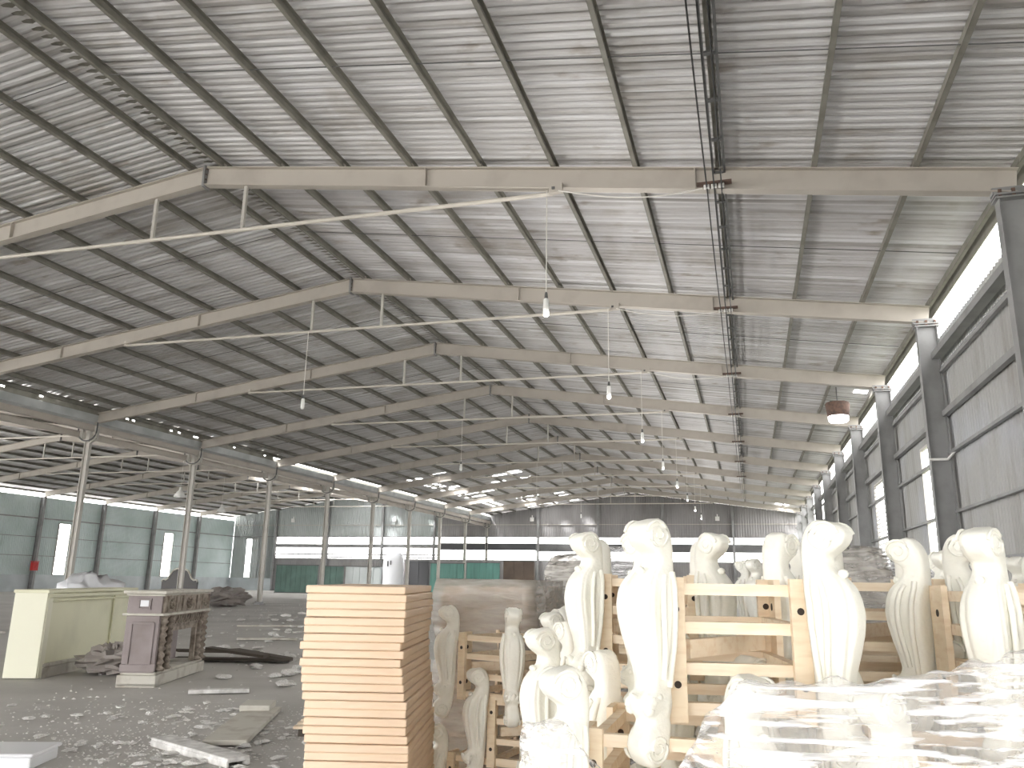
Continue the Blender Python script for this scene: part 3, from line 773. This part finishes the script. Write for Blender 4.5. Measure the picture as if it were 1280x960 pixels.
tag(wrap('film_bundle','',-2.02,6.95,.1,.34,.5,0,1.50,'film_silver',5,.02),'small bundle in shiny silver film behind the pine board stacks','wrapped bundle')
tag(wrap('film_bundle','',-1.38,6.78,.1,.75,.6,0,1.80,'film_grey',6,.03,.45),'brownish wrapped bundle with sloping top left of the top frames','wrapped bundle')
tag(wrap('film_bundle','',-1.22,7.75,.2,.6,.6,0,1.9,'film',7,.03,.35),'pale wrapped bundle between the two left top scrolls','wrapped bundle')
tag(wrap('film_bundle','',.72,6.4,.2,.5,.5,0,1.86,'film_grey',8,.03,.3),'wrapped bundle peeking out right of the centre right scroll','wrapped bundle')
tag(wrap('film_bundle','',1.2,7.6,.2,.7,.5,0,1.84,'film',9,.03,.3),'pale wrapped bundle behind the right frames','wrapped bundle')

# draped stretch film in front of the lower frames
def drape(name,label,top,zbot,pull,seed,nx=90,nz=40,m='film'):
    """top: list of (x,y,z) points; sheet hangs from it and bulges toward the front"""
    mb=MB(); rg=random.Random(seed); ph=[rg.uniform(0,6) for _ in range(10)]
    L=[0]
    for a,b in zip(top[:-1],top[1:]): L.append(L[-1]+(Vector(b)-Vector(a)).length)
    def at(s):
        for i in range(len(top)-1):
            if s<=L[i+1]+1e-6:
                t=(s-L[i])/(L[i+1]-L[i]); return Vector(top[i]).lerp(Vector(top[i+1]),t)
        return Vector(top[-1])
    vs=[]
    for i in range(nx+1):
        s=L[-1]*i/nx; p=at(s)
        for j in range(nz+1):
            t=j/nz; z=p.z+(zbot-p.z)*t
            wr=.010*math.sin(s*12+z*38+ph[0])+.006*math.sin(s*21-z*80+ph[1])+.005*math.sin(s*15+z*120+ph[2])+.003*math.sin(s*60+z*150+ph[3])
            vs.append((p.x+.01*math.sin(z*30+ph[4]), p.y-pull*math.sin(t*PI*.6)+wr*(.3+t), z+.006*math.sin(s*60+ph[5])))
    # small lip running back from the top edge
    fs=[(i*(nz+1)+j,(i+1)*(nz+1)+j,(i+1)*(nz+1)+j+1,i*(nz+1)+j+1) for i in range(nx) for j in range(nz)]
    b=len(vs)
    for i in range(nx+1):
        p=Vector(vs[i*(nz+1)])
        for q,(dy,dz) in enumerate(((.03,-.004),(.06,-.012),(.09,-.03))):
            vs.append((p.x,p.y+dy,p.z+dz+.01*math.sin(i*.7+q)))
    for i in range(nx):
        r0=[i*(nz+1)]+[b+i*3+q for q in range(3)]; r1=[(i+1)*(nz+1)]+[b+(i+1)*3+q for q in range(3)]
        for q in range(3): fs.append((r0[q],r0[q+1],r1[q+1],r1[q]))
    mb.add(vs,fs,0,True); return tag(obj(name,mb,m),label,'stretch film')
drape('plastic_film','clear crinkled stretch film stretched over the bottom right frames',[(-.34,2.12,1.02),(-.24,2.06,1.13),(-.04,1.98,1.385),(.04,1.98,1.39),(.27,2.02,1.40),(.48,2.10,1.44),(.68,2.2,1.49),(1.0,2.35,1.56)],.70,.08,11)
drape('plastic_film','milky stretch film bulging around the lower left scroll',[(-.62,2.28,1.12),(-.58,2.14,1.24),(-.48,2.08,1.27),(-.40,2.06,1.20),(-.32,2.08,1.08),(-.27,2.1,1.03)],.72,.05,12,50,30)

# ------------------------------------------------------------------ beige counter
t=thing('reception_counter','long beige lacquered counter with cream end panel on the dusty floor','counter',(-10.60,10.50,0),math.radians(20))
L=3.6; Wd=.50; Hc=1.33
mb=MB(); mb.box((-Wd/2,L/2,Hc/2+.03),(Wd-.06,L-.06,Hc-.1)); obj('body',mb,'beige',t,bevel=.01)
mb=MB(); mb.box((-Wd/2,.02,Hc/2),(Wd,.06,Hc-.04)); mb.box((-.02,.1,Hc/2),(.06,.16,Hc-.04)); obj('end_panel',mb,'cream_paint',t,bevel=.008)
mb=MB(); mb.box((-Wd/2,L/2,Hc-.02),(Wd+.04,L+.04,.05)); mb.box((.0,L/2,Hc-.09),(.04,L-.04,.06)); mb.box((.005,L/2,Hc-.17),(.02,L-.3,.02)); obj('top_moulding',mb,'beige',t,bevel=.008)
mb=MB(); mb.box((-.01,L/2+.05,.19),(.05,L-.16,.05)); mb.box((.0,L/2+.05,.08),(.03,L-.16,.16)); obj('plinth',mb,'dusty_white',t,bevel=.006)
mb=MB(); mb.box((-.005,L*.72,.75),(.03,.05,.95)); obj('panel_joint',mb,'beige',t,bevel=.008)
# ------------------------------------------------------------------ mauve carved console
ang=math.atan2(-.79,2.19)
t=thing('carved_console','mauve primed console with carved dusty front and white plinth','console',(-8.39,10.45,0),math.atan2(2.19,-.79)-PI/2)
# local: +y runs back along the long face, -x across the narrow end
L=2.3; Wd=.56; Hc=1.36
mb=MB(); mb.box((-Wd/2,L/2,.09),(Wd,L,.16)); mb.box((-Wd/2,.1,.03),(Wd,.2,.06)); mb.box((-Wd/2,L-.1,.03),(Wd,.2,.06)); 
mb.box((-Wd/2,L/2,.19),(Wd-.06,L-.06,.04)); obj('plinth',mb,'dusty_white',t,bevel=.01)
mb=MB(); mb.box((-Wd/2,.06,.6),(Wd-.10,.08,.8)); 
for x in (-Wd+.12,-.12): mb.box((x,.015,.6),(.035,.03,.6))
for z in (.3,.9): mb.box((-Wd/2,.015,z),(Wd-.24,.03,.035))
mb.box((-Wd/2,.01,.27),(Wd-.06,.05,.1)); obj('end_panel',mb,'mauve',t,bevel=.006)
mb=MB(); mb.box((-Wd/2,.08,1.17),(Wd-.06,.14,.28)); mb.box((-Wd/2,L/2,1.17),(Wd-.1,L-.08,.26))
for s,z in ((1,1.24),(1,1.10)): mb.box((-Wd/2,0.0,z),(Wd-.36,.03,.025))
for x in (-.2,-Wd+.2): mb.box((x,0.0,1.17),(.025,.03,.14))
hh=obj('drawer_box',mb,'mauve',t,bevel=.006)
mb=MB(); mb.box((-Wd/2,-.008,1.18),(.12,.008,.09)); obj('paper_label',mb,'paper',hh)
mb=MB(); mb.box((-Wd/2,L/2,Hc-.02),(Wd+.06,L+.08,.045)); mb.box((-Wd/2,L/2,1.02),(Wd+.04,L+.04,.035)); mb.box((-Wd/2,L/2,Hc-.06),(Wd,L,.03)); obj('top_slab',mb,'dusty_white',t,bevel=.008)
mb=MB()   # frieze carving on the long face (x=0 side)
mb.box((-.02,L/2,1.17),(.05,L-.1,.25))
for yy in (.32,L/2,L-.32):
    for i in range(9):
        a=2*PI*i/9; r=.07 if yy==L/2 else .05; mb.lathe([(.002,-.03),(.03,-.01),(.03,.01),(.002,.03)],8,0,(.012,yy+r*1.6*math.cos(a),1.17+r*math.sin(a)))
    mb.lathe([(.002,-.04),(.04,-.02),(.04,.02),(.002,.04)],10,0,(.02,yy,1.17))
for yy in (.14,.5,.8,L-.8,L-.5,L-.14): mb.box((.01,yy,1.17),(.03,.03,.22))
obj('carved_frieze',mb,'mauve_dust',t)
for yy in (.16,.42,L-.42,L-.16):   # turned pilasters
    mb=MB(); pr=[]
    for i in range(28):
        z=.22+i*.78/27; pr.append((.055+.018*math.sin(i*1.9)+(.02 if i in(0,1,26,27) else 0),z))
    mb.lathe(pr,12,0,(-.03,yy,0)); obj('pilaster',mb,'mauve_dust',t)
mb=MB(); mb.box((-.05,L/2,.93),(.08,L-.8,.14)); mb.box((-.05,L/2,.84),(.04,L-.9,.03))
for i in range(10): mb.tube([(.0,.6+i*.12,.88),(.015,.65+i*.12,.93),(.0,.70+i*.12,.98)],.012,6)
obj('carved_apron',mb,'mauve_dust',t)
mb=MB()
for yy in (.56,L-.56): mb.box((-.06,yy,.55),(.07,.06,.66))
mb.box((-.06,L/2,.79),(.07,L-1.1,.06)); obj('opening_frame',mb,'mauve_dust',t)
mb=MB(); mb.box((-Wd+.05,.28,.6),(.04,.5,.8)); mb.box((-Wd+.05,L-.28,.6),(.04,.5,.8)); obj('back_board',mb,'mauve',t)
mb=MB(); mb.bar((-.4,1.5,.22),(-.3,1.15,.88),.3,.03,(1,0,0)); obj('loose_board',mb,'dark_steel',t)

# ------------------------------------------------------------------ other things on the floor
def lump(seed,n=10,m=14):
    rg=random.Random(seed); mb=MB(); vs=[]
    for i in range(n+1):
        ph=PI*i/n
        for k in range(m):
            th=2*PI*k/m; r=1+rg.uniform(-.28,.28)
            vs.append((r*math.sin(ph)*math.cos(th),r*math.sin(ph)*math.sin(th),max(0,.5+.5*r*math.cos(ph))))
    fs=[]
    for i in range(n):
        for k in range(m):
            a=i*m+k;b=i*m+(k+1)%m; fs.append((a,a+m,b+m,b))
    mb.add(vs,fs,0,False); return mb
o=obj('plastic_heap',lump(3,14,20),'plastic_white',loc=(-18.7,20,0)); o.scale=(1.0,.9,1.48); tag(o,'pale heap of plastic sheeting behind the beige counter','heap')
for f in o.data.polygons: f.use_smooth=True
o=obj('dust_sheet',lump(8,14,22),'dustsheet',loc=(-10.2,11.6,0)); o.scale=(.50,.45,.45); tag(o,'grey dusty sheet heaped between the beige counter and mauve console','dust sheet')
# headboard
w_,h_=2.2,1.95
half=[(0,0),(1.1,0),(1.1,1.25),(1.02,1.36),(.86,1.34),(.72,1.42),(.6,1.62),(.45,1.82),(.25,1.90),(0,1.95)]
poly=half[1:]+[(-a,b) for a,b in half[::-1][1:-1]]
t=thing('headboard','black arched headboard with dusty carved edge, standing behind a slim column','headboard',(-28.6,36.6,0))
mb=MB(); mb.prism(poly,0,.06,lambda a,b,d:(a,d,b)); obj('panel',mb,'black_wood',t)
mb=MB(); mb.tube([(a,0,b) for a,b in poly[1:-1]],.05,6); obj('carved_edge',mb,'dusty_white',t)
for x in (-.95,.95):
    mb=MB(); mb.box((x,.32,.5),(.08,.5,.08)); mb.box((x,.55,.3),(.08,.06,.6)); obj('stand',mb,'dark_plank',t)
o=obj('debris_heap',lump(11,12,18),'dustsheet',loc=(-27.2,38.7,0)); o.scale=(1.3,.9,.95); tag(o,'brownish rubbish heap on the floor behind the mauve console','heap')
mb=MB()
for i,(x,y,z,l,a) in enumerate(((0,0,.05,2.2,.3),(.3,.4,.12,1.8,-.4),(-.5,.2,.16,1.6,1.0),(.2,-.2,.2,1.2,.1))): mb.box((x,y,z),(l,.25,.05),0,(0,.03*i,a))
tag(obj('plank_pile',mb,'dark_plank',loc=(-9.6,14.1,0)),'low pile of dark broken planks right of the mauve console','planks')
# beam scraps in front
mb=MB(); mb.box((0,0,.06),(1.35,.22,.04)); mb.box((0,.10,.03),(1.35,.03,.06)); mb.box((0,-.10,.03),(1.35,.03,.06)); tag(obj('white_board',mb,'scrap',loc=(-4.95,6.85,.0),rot=(0,0,math.radians(-24)),bevel=.01),'dusty white board lying on the floor at bottom left','board')
mb=MB(); mb.box((0,0,.04),(2.1,.42,.05)); mb.box((.95,.05,.09),(.45,.35,.07)); tag(obj('cardboard_strip',mb,'dusty_white',loc=(-5.35,8.2,.0),rot=(0,0,math.radians(113)),bevel=.01),'long grey flattened board lying left of the pine board stack','board')
t=thing('foam_box','white foam box at the bottom left corner of the floor','box',(-6.3,5.95,0),math.radians(20)); mb=MB(); mb.box((0,0,.05),(.8,.5,.10)); obj('body',mb,'plastic_white',t,bevel=.02); mb=MB(); mb.box((0,0,.115),(.84,.54,.03)); obj('lid',mb,'plastic_white',t,bevel=.015)
for i,(x,y,l,a) in enumerate(((-12,19,1.5,.4),(-14.5,17,1.1,1.2),(-20,17.5,1.8,.2),(-24,27,2.5,.1),(-15,24,2.2,.5),(-7.2,10.3,.8,.6))):
    mb=MB(); mb.box((0,0,.04),(l,.14,.05)); mb.box((l*.2,.1,.03),(l*.4,.08,.04)); tag(obj('wood_offcut',mb,'scrap' if i%2 else 'dusty_white',loc=(x,y,0),rot=(0,0,a)),['pale offcut on the bare floor beyond the console','short pale offcut in the middle of the floor','grey offcut among rubble left of the beige counter','long offcut near the slim columns','long grey offcut lying beyond the planks','small offcut just right of the console plinth'][i],'offcut','offcuts on the floor')
# white scraps
SM=[lump(20+i,5,8).mesh('scrap',['scrap']) for i in range(5)]
rg=random.Random(99); cnt=0
def scrap(x,y,s):
    global cnt
    o=obj('white_scrap',SM[cnt%5],None,loc=(x,y,0),rot=(0,0,rg.uniform(0,6))); o.scale=(s*rg.uniform(.8,1.7),s*rg.uniform(.5,1),s*rg.uniform(.3,.7)); cnt+=1
    tag(o,'crumpled white scrap lying among others on the concrete floor','scrap','white scraps on the floor')
clus=[(-5.0,6.7,.5,.4),(-5.6,8.2,.6,.6),(-4.6,7.6,.35,.8),(-6.4,8.6,.6,.4),(-6.0,6.9,.5,.3),(-4.7,9.3,.4,.8),(-5.4,6.5,.6,.3),(-7.4,7.8,.9,.5)]
while cnt<200:
    cx,cy,sx,sy=rg.choice(clus); x=rg.gauss(cx,sx); y=rg.gauss(cy,sy)
    if x>-3.9*y/7.5-.0 or y<5.2: continue
    scrap(x,y,rg.choice((.02,.03,.035,.045,.06)))
for _ in range(90):
    y=rg.uniform(11,34); x=rg.uniform(-.66,-.50)*y+rg.uniform(-2,2)*y/20; scrap(x,y,rg.uniform(.05,.16))
mb=MB()
for _ in range(3500):
    if rg.random()<.6: cx,cy,sx,sy=rg.choice(clus); x=rg.gauss(cx,sx*1.5); y=rg.gauss(cy,sy*1.5); s=rg.uniform(.006,.018)
    else: y=rg.uniform(9,45); x=-rg.uniform(.35,1.0)*y; s=rg.uniform(.01,.04)
    if x>-2.6 or y<4 or abs(x-XV)<.7: continue
    a=rg.uniform(0,6); q=[(x+s*rg.uniform(.6,1.5)*math.cos(a+k*PI/2),y+s*rg.uniform(.5,1.2)*math.sin(a+k*PI/2),.004) for k in range(4)]
    mb.add(q+[(x,y,.004+s*.6)],[(0,1,4),(1,2,4),(2,3,4),(3,0,4)])
o=obj('rubble_crumbs',mb,'scrap'); tag(o,'fine white crumbs and chips scattered over the concrete floor','rubble',None,'stuff')

# ------------------------------------------------------------------ camera
cam=bpy.data.cameras.new('camera'); co=bpy.data.objects.new('camera',cam); COL.objects.link(co)
f,yw,pt_,rl=1004.93,.28565,.23982,.01744
fw=Vector((-math.sin(yw)*math.cos(pt_),math.cos(yw)*math.cos(pt_),math.sin(pt_))); rt=Vector((math.cos(yw),math.sin(yw),0)); up=rt.cross(fw)
r2=rt*math.cos(rl)+up*math.sin(rl); u2=-rt*math.sin(rl)+up*math.cos(rl)
R3=Matrix((r2,u2,-fw)).transposed()
co.matrix_world=Matrix.Translation((0,0,1.6))@R3.to_4x4()
cam.sensor_width=36; cam.lens=f*36/1280; cam.clip_end=500; cam.clip_start=.05
SC.camera=co
# ------------------------------------------------------------------ light
w=bpy.data.worlds.new('sky'); SC.world=w; w.use_nodes=True; bg=w.node_tree.nodes['Background']
bg.inputs['Color'].default_value=(1,.99,.97,1); bg.inputs['Strength'].default_value=5.0
sl=bpy.data.lights.new('sun','SUN'); sl.energy=7; sl.angle=.2; so_=bpy.data.objects.new('sun',sl); COL.objects.link(so_); so_.rotation_euler=(math.radians(25),math.radians(-30),0)
SC.view_settings.view_transform='Standard'; SC.view_settings.look='None'; SC.view_settings.gamma=1; SC.view_settings.use_curve_mapping=False
SC.view_settings.exposure=1.0
SC.cycles.max_bounces=10; SC.cycles.diffuse_bounces=6; SC.cycles.transparent_max_bounces=16; SC.cycles.caustics_reflective=False; SC.cycles.caustics_refractive=False
SC.cycles.use_denoising=True
SC.cycles.sample_clamp_indirect=10
